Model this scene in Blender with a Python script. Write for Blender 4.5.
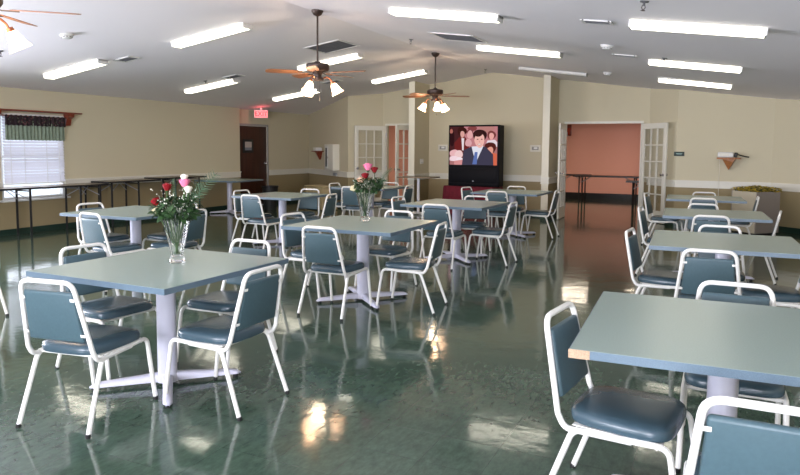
import bpy, bmesh, math, random
from math import sin, cos, pi, radians
from mathutils import Vector, Matrix
random.seed(7)
scn = bpy.context.scene
for o in list(bpy.data.objects): bpy.data.objects.remove(o)
COL = scn.collection

# ---------------------------------------------------------------- camera
CAM_H = 1.47
cam_d = bpy.data.cameras.new('camera'); cam = bpy.data.objects.new('camera', cam_d); COL.objects.link(cam)
cam_d.sensor_width = 36; cam_d.lens = 659.24/800*36; cam_d.shift_y = -33.74/800; cam_d.clip_start = .05; cam_d.clip_end = 200
cam.matrix_world = Matrix.Translation((0, 0, CAM_H)) @ Matrix.Rotation(.4502, 4, 'Z') @ Matrix.Rotation(pi/2-.0839, 4, 'X') @ Matrix.Rotation(.0071, 4, 'Z')
scn.camera = cam
# ---------------------------------------------------------------- look
scn.view_settings.view_transform = 'Standard'; scn.view_settings.look = 'None'
scn.view_settings.exposure = 0.04; scn.view_settings.gamma = 1; scn.view_settings.use_curve_mapping = False
# ---------------------------------------------------------------- sky and daylight through the windows
w = bpy.data.worlds.new('world'); scn.world = w; w.use_nodes = True
bg = w.node_tree.nodes['Background']; bg.inputs[0].default_value = (.78, .88, 1, 1); bg.inputs[1].default_value = 1.6
def area(name, loc, rot, sx, sy, power, col):
    l = bpy.data.lights.new(name, 'AREA'); l.shape = 'RECTANGLE'; l.size = sx; l.size_y = sy; l.energy = power; l.color = col
    o = bpy.data.objects.new(name, l); COL.objects.link(o); o.location = loc; o.rotation_euler = rot; return o
DAY = (.87, .88, 1)
# daylight stands just outside each window opening and shines in
area('daylight', (-10.95, 7.37, 1.35), (0, -pi/2, 0), 1.5, 1.2, 14, DAY)
area('daylight', (-10.95, 3.5, 1.35), (0, -pi/2-.35, 0), 1.4, 1.7, 680, DAY)
area('daylight', (-10.95, 0.3, 1.35), (0, -pi/2-.35, 0), 1.4, 1.7, 460, DAY)
area('daylight', (-3.5, -4.1, 1.45), (pi/2+.62, 0, 0), 2.6, 1.5, 640, DAY)
area('daylight', (0.6, -4.1, 1.45), (pi/2+.62, 0, 0), 2.6, 1.5, 640, DAY)

TUBE_E = 6.5     # emission of the fluorescent diffusers
BULB_E = 11.0

# ---------------------------------------------------------------- materials
def mat(name, col, rough=.5, metal=0, spec=.5, emis=None, es=0, trans=0, ior=1.45, noise=None, bump=None, coat=0, coat_r=.05):
    m = bpy.data.materials.new(name); m.use_nodes = True; nt = m.node_tree; b = nt.nodes['Principled BSDF']
    b.inputs['Base Color'].default_value = (*col, 1); b.inputs['Roughness'].default_value = rough
    b.inputs['Metallic'].default_value = metal; b.inputs['Specular IOR Level'].default_value = spec; b.inputs['IOR'].default_value = ior
    b.inputs['Transmission Weight'].default_value = trans
    if coat: b.inputs['Coat Weight'].default_value = coat; b.inputs['Coat Roughness'].default_value = coat_r
    if emis: b.inputs['Emission Color'].default_value = (*emis, 1); b.inputs['Emission Strength'].default_value = es
    tc = None
    if noise or bump: tc = nt.nodes.new('ShaderNodeTexCoord')
    if noise:    # (scale, amount)
        n = nt.nodes.new('ShaderNodeTexNoise'); n.inputs['Scale'].default_value = noise[0]; n.inputs['Detail'].default_value = 4
        nt.links.new(tc.outputs['Object'], n.inputs['Vector'])
        r = nt.nodes.new('ShaderNodeValToRGB'); r.color_ramp.elements[0].position = .3; r.color_ramp.elements[1].position = .7
        a = noise[1]
        r.color_ramp.elements[0].color = (*[c*(1-a) for c in col], 1); r.color_ramp.elements[1].color = (*[min(1, c*(1+a)) for c in col], 1)
        nt.links.new(n.outputs['Fac'], r.inputs[0]); nt.links.new(r.outputs[0], b.inputs['Base Color'])
    if bump:
        n = nt.nodes.new('ShaderNodeTexNoise'); n.inputs['Scale'].default_value = bump[0]; n.inputs['Detail'].default_value = 3
        nt.links.new(tc.outputs['Object'], n.inputs['Vector'])
        bp = nt.nodes.new('ShaderNodeBump'); bp.inputs['Strength'].default_value = bump[1]; bp.inputs['Distance'].default_value = .01
        nt.links.new(n.outputs['Fac'], bp.inputs['Height']); nt.links.new(bp.outputs[0], b.inputs['Normal'])
    return m

def wall_mat():
    m = mat('painted_wall', (.60, .53, .37), .75)
    nt = m.node_tree; b = nt.nodes['Principled BSDF']
    g = nt.nodes.new('ShaderNodeNewGeometry'); s = nt.nodes.new('ShaderNodeSeparateXYZ'); nt.links.new(g.outputs['Position'], s.inputs[0])
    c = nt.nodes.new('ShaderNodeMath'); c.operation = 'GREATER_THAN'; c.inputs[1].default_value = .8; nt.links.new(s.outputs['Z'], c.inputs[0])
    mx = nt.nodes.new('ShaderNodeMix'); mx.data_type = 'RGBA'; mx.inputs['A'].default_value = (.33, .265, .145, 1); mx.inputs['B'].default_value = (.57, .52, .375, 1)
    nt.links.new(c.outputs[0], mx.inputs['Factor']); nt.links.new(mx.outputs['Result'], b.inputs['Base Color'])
    n = nt.nodes.new('ShaderNodeTexNoise'); n.inputs['Scale'].default_value = 60
    bp = nt.nodes.new('ShaderNodeBump'); bp.inputs['Strength'].default_value = .12; bp.inputs['Distance'].default_value = .005
    nt.links.new(g.outputs['Position'], n.inputs['Vector']); nt.links.new(n.outputs['Fac'], bp.inputs['Height']); nt.links.new(bp.outputs[0], b.inputs['Normal'])
    return m

def floor_mat():
    m = mat('green_vinyl_tile', (.05, .08, .06), .12, spec=.55)
    nt = m.node_tree; b = nt.nodes['Principled BSDF']; L = nt.links
    g = nt.nodes.new('ShaderNodeNewGeometry')
    br = nt.nodes.new('ShaderNodeTexBrick'); br.offset = 0; br.squash = 1
    br.inputs['Scale'].default_value = 1; br.inputs['Brick Width'].default_value = .305; br.inputs['Row Height'].default_value = .305
    br.inputs['Mortar Size'].default_value = .0012; br.inputs['Mortar Smooth'].default_value = .3; br.inputs['Bias'].default_value = 0
    br.inputs['Color1'].default_value = (.050, .082, .059, 1); br.inputs['Color2'].default_value = (.061, .098, .071, 1); br.inputs['Mortar'].default_value = (.035, .052, .040, 1)
    L.new(g.outputs['Position'], br.inputs['Vector'])
    n = nt.nodes.new('ShaderNodeTexNoise'); n.inputs['Scale'].default_value = 26; n.inputs['Detail'].default_value = 6; n.inputs['Roughness'].default_value = .7
    mp = nt.nodes.new('ShaderNodeMapping'); mp.inputs['Scale'].default_value = (1, .45, 1); L.new(g.outputs['Position'], mp.inputs[0]); L.new(mp.outputs[0], n.inputs['Vector'])
    r = nt.nodes.new('ShaderNodeValToRGB'); r.color_ramp.elements[0].position = .35; r.color_ramp.elements[0].color = (.72, .72, .72, 1); r.color_ramp.elements[1].position = .72; r.color_ramp.elements[1].color = (1.35, 1.35, 1.3, 1)
    L.new(n.outputs['Fac'], r.inputs[0])
    mx = nt.nodes.new('ShaderNodeMix'); mx.data_type = 'RGBA'; mx.blend_type = 'MULTIPLY'; mx.inputs['Factor'].default_value = 1
    L.new(br.outputs['Color'], mx.inputs['A']); L.new(r.outputs[0], mx.inputs['B'])
    # pale scuffs
    sc = nt.nodes.new('ShaderNodeTexNoise'); sc.inputs['Scale'].default_value = 5; sc.inputs['Detail'].default_value = 8; sc.inputs['Roughness'].default_value = .8
    L.new(g.outputs['Position'], sc.inputs['Vector'])
    sr = nt.nodes.new('ShaderNodeValToRGB'); sr.color_ramp.elements[0].position = .62; sr.color_ramp.elements[1].position = .72; sr.color_ramp.elements[1].color = (.35, .35, .35, 1)
    L.new(sc.outputs['Fac'], sr.inputs[0])
    m2 = nt.nodes.new('ShaderNodeMix'); m2.data_type = 'RGBA'; L.new(sr.outputs[0], m2.inputs['Factor']); L.new(mx.outputs['Result'], m2.inputs['A']); m2.inputs['B'].default_value = (.10, .135, .10, 1)
    L.new(m2.outputs['Result'], b.inputs['Base Color'])
    # worn wax: uneven gloss, slight waviness of the tiles
    w1 = nt.nodes.new('ShaderNodeTexNoise'); w1.inputs['Scale'].default_value = 4.5; w1.inputs['Detail'].default_value = 5; L.new(g.outputs['Position'], w1.inputs['Vector'])
    rr = nt.nodes.new('ShaderNodeMapRange'); rr.inputs['To Min'].default_value = .03; rr.inputs['To Max'].default_value = .15; L.new(sc.outputs['Fac'], rr.inputs['Value']); L.new(rr.outputs[0], b.inputs['Roughness'])
    bp = nt.nodes.new('ShaderNodeBump'); bp.inputs['Strength'].default_value = .10; bp.inputs['Distance'].default_value = .02; L.new(w1.outputs['Fac'], bp.inputs['Height'])
    L.new(bp.outputs[0], b.inputs['Normal'])
    return m

def wood_mat(name, c1, c2, scale=6, rough=.45, axis='Z'):
    m = mat(name, c1, rough); nt = m.node_tree; b = nt.nodes['Principled BSDF']
    tc = nt.nodes.new('ShaderNodeTexCoord'); mp = nt.nodes.new('ShaderNodeMapping')
    s = {'X': (.08, 1, 1), 'Y': (1, .08, 1), 'Z': (1, 1, .08)}[axis]; mp.inputs['Scale'].default_value = s
    n = nt.nodes.new('ShaderNodeTexNoise'); n.inputs['Scale'].default_value = scale*5; n.inputs['Detail'].default_value = 6
    r = nt.nodes.new('ShaderNodeValToRGB'); r.color_ramp.elements[0].position = .3; r.color_ramp.elements[1].position = .7
    r.color_ramp.elements[0].color = (*c1, 1); r.color_ramp.elements[1].color = (*c2, 1)
    nt.links.new(tc.outputs['Object'], mp.inputs[0]); nt.links.new(mp.outputs[0], n.inputs['Vector']); nt.links.new(n.outputs['Fac'], r.inputs[0]); nt.links.new(r.outputs[0], b.inputs['Base Color'])
    return m

def glass_mat(name, tint=(1, 1, 1), clear=.88):
    m = bpy.data.materials.new(name); m.use_nodes = True; nt = m.node_tree; nt.nodes.clear()
    o = nt.nodes.new('ShaderNodeOutputMaterial'); t = nt.nodes.new('ShaderNodeBsdfTransparent'); g = nt.nodes.new('ShaderNodeBsdfGlossy')
    t.inputs[0].default_value = (*tint, 1); g.inputs['Roughness'].default_value = .03
    lw_ = nt.nodes.new('ShaderNodeLayerWeight'); lw_.inputs['Blend'].default_value = .5
    f = nt.nodes.new('ShaderNodeMath'); f.operation = 'POWER'; f.inputs[1].default_value = 3; nt.links.new(lw_.outputs['Facing'], f.inputs[0])
    f2 = nt.nodes.new('ShaderNodeMath'); f2.operation = 'MULTIPLY_ADD'; f2.inputs[1].default_value = .5; f2.inputs[2].default_value = .05; nt.links.new(f.outputs[0], f2.inputs[0])
    x = nt.nodes.new('ShaderNodeMixShader'); nt.links.new(f2.outputs[0], x.inputs[0]); nt.links.new(t.outputs[0], x.inputs[1]); nt.links.new(g.outputs[0], x.inputs[2]); nt.links.new(x.outputs[0], o.inputs[0])
    return m

def emit(name, col, s=1.0):
    m = bpy.data.materials.new(name); m.use_nodes = True; nt = m.node_tree; nt.nodes.clear()
    o = nt.nodes.new('ShaderNodeOutputMaterial'); e = nt.nodes.new('ShaderNodeEmission'); e.inputs[0].default_value = (*col, 1); e.inputs[1].default_value = s
    nt.links.new(e.outputs[0], o.inputs[0]); return m

M = dict(
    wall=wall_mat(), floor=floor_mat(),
    ceiling=mat('white_ceiling', (.92, .89, .93), .85, bump=(140, .15)),
    pink=mat('salmon_wall', (.80, .40, .31), .8),
    trim=mat('cream_trim', (.70, .68, .60), .45),
    column=mat('cream_pillar_paint', (.70, .67, .56), .5),
    base=mat('dark_green_vinyl_base', (.012, .035, .025), .35),
    blackbase=mat('black_vinyl_base', (.008, .008, .008), .4),
    doorwood=wood_mat('dark_brown_door_wood', (.035, .010, .006), (.060, .018, .010), 4, .35),
    frame=mat('white_powder_coat', (.74, .73, .69), .34, spec=.5),
    teal=mat('teal_vinyl_back', (.058, .103, .122), .42, noise=(70, .06)),
    seat=mat('dark_teal_vinyl_seat', (.045, .078, .100), .27, spec=.6, bump=(6, .25)),
    rubber=mat('black_rubber', (.01, .01, .01), .6),
    steel=mat('bright_steel', (.6, .6, .62), .25, metal=1),
    lam=mat('sage_laminate', (.28, .36, .325), .26, spec=.5, noise=(160, .05)),
    edge=mat('blue_grey_edge_band', (.105, .155, .20), .35, noise=(300, .14)),
    chip=mat('bare_particle_board', (.42, .29, .19), .8, noise=(200, .2)),
    post=mat('lilac_white_enamel', (.56, .56, .66), .3),
    bronze=mat('dark_bronze', (.055, .035, .028), .4, metal=.4),
    copper=mat('copper_arm', (.42, .15, .07), .35, metal=.6),
    bladew=wood_mat('fan_blade_wood', (.26, .11, .05), (.38, .17, .08), 5, .4, 'X'),
    shade=mat('frosted_glass_shade', (.9, .85, .75), .5, emis=(1, .58, .34), es=BULB_E),
    tube=mat('fluorescent_diffuser', (.9, .9, .9), .4, emis=(1, .94, .76), es=TUBE_E),
    tubeoff=mat('unlit_diffuser', (.62, .62, .60), .35),
    white=mat('white_enamel', (.72, .72, .70), .45),
    vent=mat('grey_grille', (.10, .10, .105), .6),
    mah=mat('mahogany_stain', (.20, .035, .016), .35, noise=(14, .2)),
    oak=mat('orange_oak', (.38, .15, .05), .45, noise=(30, .2)),
    valb=mat('dark_floral_fabric', (.02, .010, .014), .9),
    valg=mat('sage_green_fabric', (.20, .25, .19), .9, noise=(30, .15)),
    foldtop=mat('brown_laminate', (.20, .15, .10), .30, noise=(50, .1)),
    blackm=mat('black_metal', (.010, .010, .012), .4),
    grey=mat('grey_metal', (.45, .45, .50), .3, metal=.5),
    tvblack=mat('gloss_black_plastic', (.006, .006, .008), .5, spec=.08),
    redcloth=mat('maroon_tablecloth', (.13, .006, .018), .85, noise=(20, .15)),
    glass=glass_mat('clear_glass'),
    vase=mat('crystal_glass', (1, 1, 1), .02, trans=1, ior=1.45),
    leaf=mat('rose_leaf_green', (.022, .058, .016), .5, noise=(40, .4)),
    fern=mat('fern_green', (.022, .065, .018), .55),
    stem=mat('stem_green', (.05, .11, .03), .5),
    breath=mat('babys_breath_white', (.7, .7, .6), .8),
    red=mat('red_petal', (.24, .004, .010), .55), pinkp=mat('pink_petal', (.85, .22, .38), .55), whitep=mat('white_petal', (.85, .80, .68), .55),
    peach=mat('peach_petal', (.85, .52, .35), .55), cream=mat('cream_petal', (.80, .70, .45), .55),
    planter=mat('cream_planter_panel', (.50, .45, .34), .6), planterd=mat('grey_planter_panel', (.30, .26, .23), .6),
    yellow=mat('yellow_flower', (.50, .36, .03), .7), yleaf=mat('dark_planter_leaf', (.05, .06, .02), .7),
    dark=mat('dark_plastic', (.012, .013, .014), .5), beige=mat('beige_laminate', (.45, .36, .20), .5),
    exitp=mat('exit_panel', (.8, .4, .4), .5, emis=(.95, .16, .18), es=.9), exitt=emit('exit_letters', (1, .06, .07), 1.2), exitc=emit('exit_arrow_glow', (1, .65, .6), 1.2),
    green_sign=mat('dark_green_sign', (.005, .025, .02), .4), paper=mat('printed_paper', (.45, .40, .36), .7), blueg=mat('grey_blue_print', (.18, .20, .24), .7),
)
# blind slats let daylight through
def blind_mat():
    m = bpy.data.materials.new('white_blind_slat'); m.use_nodes = True; nt = m.node_tree; nt.nodes.clear()
    o = nt.nodes.new('ShaderNodeOutputMaterial'); d = nt.nodes.new('ShaderNodeBsdfDiffuse'); t = nt.nodes.new('ShaderNodeBsdfTranslucent'); x = nt.nodes.new('ShaderNodeMixShader')
    d.inputs[0].default_value = (.8, .8, .84, 1); t.inputs[0].default_value = (.8, .82, .9, 1); x.inputs[0].default_value = .28
    nt.links.new(d.outputs[0], x.inputs[1]); nt.links.new(t.outputs[0], x.inputs[2]); nt.links.new(x.outputs[0], o.inputs[0]); return m
M['blind'] = blind_mat()

# ---------------------------------------------------------------- mesh helpers
class MB:
    def __init__(s): s.bm = bmesh.new()
    def _mi(s, faces, mi):
        if mi:
            for f in faces: f.material_index = mi
    def box(s, c, d, rot=None, bev=0, seg=2, mi=0, taper=None):
        r = bmesh.ops.create_cube(s.bm, size=1); vs = r['verts']
        for v in vs:
            k = 1
            if taper and v.co.z > 0: k = taper
            v.co = Vector((v.co.x*d[0]*k, v.co.y*d[1]*k, v.co.z*d[2]))
        fs = list({f for v in vs for f in v.link_faces}); s._mi(fs, mi)
        if bev:
            es = list({e for v in vs for e in v.link_edges})
            q = bmesh.ops.bevel(s.bm, geom=es, offset=bev, segments=seg, affect='EDGES', profile=.5)
            vs = list({v for f in q['faces'] for v in f.verts} | {v for v in vs if v.is_valid})
        mtx = Matrix.Translation(c) @ (rot.to_4x4() if rot else Matrix.Identity(4))
        bmesh.ops.transform(s.bm, matrix=mtx, verts=[v for v in vs if v.is_valid]); return s
    def tube(s, pts, r, n=8, closed=False, caps=True, mi=0, flat=None):
        pts = [Vector(p) for p in pts]; N = len(pts); rings = []
        rs = r if isinstance(r, (list, tuple)) else [r]*N
        t0 = (pts[1]-pts[0]).normalized(); up = Vector((0, 0, 1)) if abs(t0.z) < .9 else Vector((1, 0, 0)); nrm = (up - t0*up.dot(t0)).normalized()
        for i in range(N):
            a = pts[i-1] if (i > 0 or closed) else pts[0]; b = pts[(i+1) % N] if (i < N-1 or closed) else pts[-1]
            t = (b-a).normalized(); nrm = (nrm - t*nrm.dot(t)).normalized(); bi = t.cross(nrm)
            rings.append([s.bm.verts.new(pts[i] + (nrm*cos(2*pi*k/n)*(flat or 1) + bi*sin(2*pi*k/n))*rs[i]) for k in range(n)])
        fs = []
        for i in range(N if closed else N-1):
            A, B = rings[i], rings[(i+1) % N]
            for k in range(n): fs.append(s.bm.faces.new((A[k], A[(k+1) % n], B[(k+1) % n], B[k])))
        if caps and not closed:
            fs.append(s.bm.faces.new(rings[0][::-1])); fs.append(s.bm.faces.new(rings[-1]))
        s._mi(fs, mi); return s
    def lathe(s, prof, c=(0, 0, 0), n=20, rot=None, mi=0, flute=0, flutes=8, closed_top=False):
        c = Vector(c); R = rot or Matrix.Identity(3); rings = []
        for (r, z) in prof:
            if r < 1e-5: rings.append([s.bm.verts.new(c + R @ Vector((0, 0, z)))])
            else: rings.append([s.bm.verts.new(c + R @ Vector((r*(1+flute*cos(flutes*2*pi*k/n))*cos(2*pi*k/n), r*(1+flute*cos(flutes*2*pi*k/n))*sin(2*pi*k/n), z))) for k in range(n)])
        fs = []
        for A, B in zip(rings, rings[1:]):
            if len(A) == 1 and len(B) == 1: continue
            for k in range(n):
                k2 = (k+1) % n
                if len(A) == 1: fs.append(s.bm.faces.new((A[0], B[k2], B[k])))
                elif len(B) == 1: fs.append(s.bm.faces.new((A[k], A[k2], B[0])))
                else: fs.append(s.bm.faces.new((A[k], A[k2], B[k2], B[k])))
        s._mi(fs, mi); return s
    def prism(s, poly, z0, z1, mi=0):      # poly in xy, z may be callables
        f0 = z0 if callable(z0) else (lambda x, y: z0); f1 = z1 if callable(z1) else (lambda x, y: z1)
        a = [s.bm.verts.new((x, y, f0(x, y))) for x, y in poly]; b = [s.bm.verts.new((x, y, f1(x, y))) for x, y in poly]; n = len(poly)
        fs = [s.bm.faces.new(a[::-1]), s.bm.faces.new(b)] + [s.bm.faces.new((a[i], a[(i+1) % n], b[(i+1) % n], b[i])) for i in range(n)]
        s._mi(fs, mi); return s
    def quad(s, pts, mi=0):
        f = s.bm.faces.new([s.bm.verts.new(p) for p in pts]); f.material_index = mi; return s
    def grid(s, fn, nu, nv, mi=0):
        V = [[s.bm.verts.new(fn(i/nu, j/nv)) for j in range(nv+1)] for i in range(nu+1)]
        for i in range(nu):
            for j in range(nv): f = s.bm.faces.new((V[i][j], V[i+1][j], V[i+1][j+1], V[i][j+1])); f.material_index = mi
        return s
    def mesh(s, name, mats, smooth=True, angle=40):
        bmesh.ops.recalc_face_normals(s.bm, faces=s.bm.faces) if True else None
        me = bpy.data.meshes.new(name); s.bm.to_mesh(me); s.bm.free()
        for m in (mats if isinstance(mats, (list, tuple)) else [mats]): me.materials.append(m)
        if smooth:
            for p in me.polygons: p.use_smooth = True
            me.set_sharp_from_angle(angle=radians(angle))
        return me
    def obj(s, name, mats, parent=None, loc=(0, 0, 0), rot=(0, 0, 0), smooth=True, angle=40, kind=None):
        o = bpy.data.objects.new(name, s.mesh(name, mats, smooth, angle)); COL.objects.link(o)
        o.location = loc; o.rotation_euler = rot
        if parent: o.parent = parent
        if kind: o['kind'] = kind
        return o

def fillet(pts, r, n=5):
    pts = [Vector(p) for p in pts]; out = [pts[0]]
    rs = r if isinstance(r, (list, tuple)) else [r]*len(pts)
    for i in range(1, len(pts)-1):
        a, b, c = pts[i-1], pts[i], pts[i+1]; rr = rs[i]
        d1 = (a-b).normalized(); d2 = (c-b).normalized(); ang = d1.angle(d2); t = min(rr/math.tan(ang/2), (a-b).length*.49, (c-b).length*.49)
        p, q = b+d1*t, b+d2*t
        for k in range(n+1):
            u = k/n; out.append(p*(1-u)**2 + b*2*u*(1-u) + q*u*u)
    out.append(pts[-1]); return out

def empty(name, loc=(0, 0, 0), rz=0, rot=None):
    o = bpy.data.objects.new(name, None); COL.objects.link(o); o.empty_display_size = .1; o.location = loc; o.rotation_euler = rot or (0, 0, rz); return o
def tag(o, label, cat, group=None):
    o['label'] = label; o['category'] = cat
    if group: o['group'] = group
    return o
def copy_tree(o, parent=None):
    c = o.copy(); COL.objects.link(c); c.parent = parent
    for ch in list(o.children): copy_tree(ch, c)
    return c
def text_mesh(txt, size, name, m, parent, loc, rot, ext=.001):
    cu = bpy.data.curves.new(name, 'FONT'); cu.body = txt; cu.size = size; cu.extrude = ext; cu.align_x = 'CENTER'; cu.align_y = 'CENTER'
    t = bpy.data.objects.new(name, cu); COL.objects.link(t); bpy.context.view_layer.update()
    me = bpy.data.meshes.new_from_object(t.evaluated_get(bpy.context.evaluated_depsgraph_get())); bpy.data.objects.remove(t); me.materials.clear(); me.materials.append(m)
    o = bpy.data.objects.new(name, me); COL.objects.link(o); o.parent = parent; o.location = loc; o.rotation_euler = rot; return o

# ---------------------------------------------------------------- the room
XL, XR, XRIDGE, ZRIDGE, SL = -10.46, 2.7, -4.75, 3.21, .14
def cz(x, y=0): return ZRIDGE - SL*abs(x-XRIDGE)
YF, YB = -3.6, 14.65
def struct(mb, name, m, smooth=False): o = mb.obj(name, m, smooth=smooth); o['kind'] = 'structure'; return o

b = MB(); b.prism([(-11.2, YF-.2), (XR+.2, YF-.2), (XR+.2, 21), (-11.2, 21)], -.1, 0); struct(b, 'floor', M['floor'])
b = MB()
for x0, x1 in ((-10.9, XRIDGE), (XRIDGE, XR+.15)):
    b.prism([(x0, YF-.15), (x1, YF-.15), (x1, 16.2), (x0, 16.2)], cz, lambda x, y: cz(x)+.12)
struct(b, 'ceiling', M['ceiling'])

def wall(name, p0, p1, openings=(), th=.12, top=None, m='wall', side=1):
    """wall slab between two ground points; the room is on its right-hand side when side=1"""
    p0 = Vector(p0); p1 = Vector(p1); d = (p1-p0); L = d.length; d.normalize(); n = Vector((-d.y, d.x))*side
    mb = MB()
    def seg(u0, u1, z0, z1):
        if u1-u0 < 1e-4: return
        cuts = [u0, u1]
        if abs(d.x) > .1:
            ur = (XRIDGE-p0.x)/d.x
            if u0 < ur < u1: cuts.insert(1, ur)
        for a, c in zip(cuts, cuts[1:]):
            A = p0+d*a; B = p0+d*c
            poly = [(A.x, A.y), (B.x, B.y), (B.x+n.x*th, B.y+n.y*th), (A.x+n.x*th, A.y+n.y*th)]
            mb.prism(poly, z0, (lambda x, y: cz(x)+.03) if z1 is None else z1)
    u = 0
    for (a, c, z0, z1) in sorted(openings):
        seg(u, a, 0, top); 
        if z0 > 0: seg(a, c, 0, z0)
        seg(a, c, z1, top); u = c
    seg(u, L, 0, top)
    return struct(mb, name, M[m])

def strip(name, p0, p1, z0, z1, t, m, skip=(), cap=True, side=1):
    """rail or baseboard standing proud of the wall on its room side"""
    p0 = Vector(p0); p1 = Vector(p1); d = p1-p0; L = d.length; d.normalize(); n = Vector((d.y, -d.x))*side
    mb = MB(); u = 0; parts = []
    for a, c in sorted(skip): parts.append((u, a)); u = c
    parts.append((u, L))
    for a, c in parts:
        if c-a < .01: continue
        A = p0+d*a; B = p0+d*c
        def pr(t_, za, zb): mb.prism([(A.x, A.y), (B.x, B.y), (B.x+n.x*t_, B.y+n.y*t_), (A.x+n.x*t_, A.y+n.y*t_)], za, zb)
        if cap: pr(t, z0, z1-.028); pr(t*1.9, z1-.028, z1); pr(t*1.4, z0, z0+.014)
        else: pr(t, z0, z1)
    return struct(mb, name, M[m])
RZ0, RZ1 = .745, .885
W1 = (6.80, 7.95, .58, 2.0)                       # the window in view
lw = [W1, (2.6, 4.4, .6, 2.0), (-.6, 1.2, .6, 2.0)]
Y0 = YF
# left wall runs along +y, room to its right
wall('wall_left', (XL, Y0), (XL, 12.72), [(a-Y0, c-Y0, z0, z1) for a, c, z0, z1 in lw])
strip('trim_1', (XL, Y0), (XL, 12.72), RZ0, RZ1, .018, 'trim', [(a-Y0, c-Y0) for a, c, *_ in lw])
strip('baseboard_left', (XL, Y0), (XL, 12.72), 0, .10, .012, 'base', cap=False)
# recessed wall with the brown door
XD = -10.56; dy0, dy1 = 12.80, 13.90
wall('wall_left_recess', (XD, 12.72), (XD, 15.85), [(dy0-12.72, dy1-12.72, 0, 2.0)])
strip('trim_2', (XD, 13.97), (XD, 15.85), RZ0, RZ1, .018, 'trim')
strip('baseboard_left_recess', (XD, 13.97), (XD, 15.85), 0, .10, .012, 'base', cap=False)
P1, P2, P3 = (XD, 15.85), (-8.2, 14.02), (-7.56, YB)
wall('wall_back_left_slanted', P1, P2); strip('trim_3', P1, P2, RZ0, RZ1, .018, 'trim'); strip('baseboard_back_left_slanted', P1, P2, 0, .10, .012, 'base', cap=False)
wall('wall_back_left_corner', P2, P3); strip('trim_4', P2, P3, RZ0, RZ1, .018, 'trim'); strip('baseboard_back_left_corner', P2, P3, 0, .10, .012, 'base', cap=False)
OL = (-7.46, -6.56); OR = (-3.06, -1.48); HD = 2.03
xb0 = P3[0]; xb1 = -1.34
wall('wall_back', P3, (xb1, YB), [(OL[0]-xb0, OL[1]-xb0, 0, HD), (OR[0]-xb0, OR[1]-xb0, 0, HD)])
strip('trim_5', (-6.29, YB), (-3.37, YB), RZ0, RZ1, .018, 'trim'); strip('baseboard_back', (-6.29, YB), (-3.37, YB), 0, .10, .012, 'base', cap=False)
P4, P5, P6, P7 = (xb1, YB), (-.775, 14.08), (.88, 13.98), (XR, 12.35)
for i, (nm, a, c) in enumerate((('back_right_corner', P4, P5), ('back_right', P5, P6), ('right_slanted', P6, P7), ('right', P7, (XR, YF)))):
    wall('wall_'+nm, a, c); strip('trim_%d' % (6+i), a, c, RZ0, RZ1, .018, 'trim'); strip('baseboard_'+nm, a, c, 0, .10, .012, 'base', cap=False)
fw = [(XR-.6-1.9-.2, XR-.6+1.3-.0, .6, 2.1)]
wall('wall_front', (XR, YF), (XL, YF), [(XR-2.0, XR+.8, .65, 2.1), (XR+2.1, XR+4.9, .65, 2.1)])
# pilasters that close the television bay, each a stub wall with a rail wrapped round it
for nm, x0, x1, k in (('left', -6.445, -6.315, 10), ('right', -3.355, -3.225, 11)):
    mb = MB(); mb.prism([(x0, 13.8), (x1, 13.8), (x1, YB), (x0, YB)], 0, lambda x, y: cz(x)+.03); struct(mb, 'wall_bay_'+nm, M['wall'])
    mb = MB(); mb.box(((x0+x1)/2, 13.795, 1.4+.1), (x1-x0+.02, .012, 2.9 if nm == 'left' else 2.9)); 
    mb.bm.free(); mb = MB(); mb.prism([(x0-.008, 13.785), (x1+.008, 13.785), (x1+.008, 13.80), (x0-.008, 13.80)], .1, lambda x, y: cz(x)+.02); struct(mb, 'trim_%d' % (k+10), M['column'])
    mb = MB()
    for t, za, zb in ((.018, RZ0, RZ1-.028), (.034, RZ1-.028, RZ1), (.026, RZ0, RZ0+.014)):
        mb.prism([(x0-t, 13.785-t), (x1+t, 13.785-t), (x1+t, YB), (x0-t, YB)], za, zb)
    struct(mb, 'trim_%d' % k, M['trim'])
    mb = MB(); mb.prism([(x0-.012, 13.773), (x1+.012, 13.773), (x1+.012, YB), (x0-.012, YB)], 0, .10); struct(mb, 'baseboard_bay_'+nm, M['base'])
# casings of the two double openings
for k, (a, c) in ((30, OL), (31, OR)):
    mb = MB()
    for x in (a, c): mb.box((x, YB-.01, HD/2), (.05, .05, HD))
    mb.box(((a+c)/2, YB-.01, HD+.02), (c-a+.05, .05, .05)); struct(mb, 'trim_%d' % k, M['trim'])
# salmon room behind the openings
YP = 20.35
mb = MB(); mb.prism([(-8.3, YP), (1.2, YP), (1.2, YP+.1), (-8.3, YP+.1)], 0, 2.6); struct(mb, 'wall_far', M['pink'])
mb = MB(); mb.prism([(-8.4, YB+.2), (-8.3, YB+.2), (-8.3, YP+.1), (-8.4, YP+.1)], 0, 2.6); struct(mb, 'wall_far_left', M['pink'])
mb = MB(); mb.prism([(.3, YB+.2), (.4, YB+.2), (.4, YP), (.3, YP)], 0, 2.6); struct(mb, 'wall_far_right', M['pink'])
mb = MB(); mb.prism([(-8.4, YB+.12), (.4, YB+.12), (.4, YP+.1), (-8.4, YP+.1)], 2.45, 2.55); struct(mb, 'ceiling_far', M['ceiling'])
mb = MB(); mb.prism([(-8.3, YP-.012), (.3, YP-.012), (.3, YP), (-8.3, YP)], 0, .17); struct(mb, 'baseboard_far', M['blackbase'])

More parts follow.
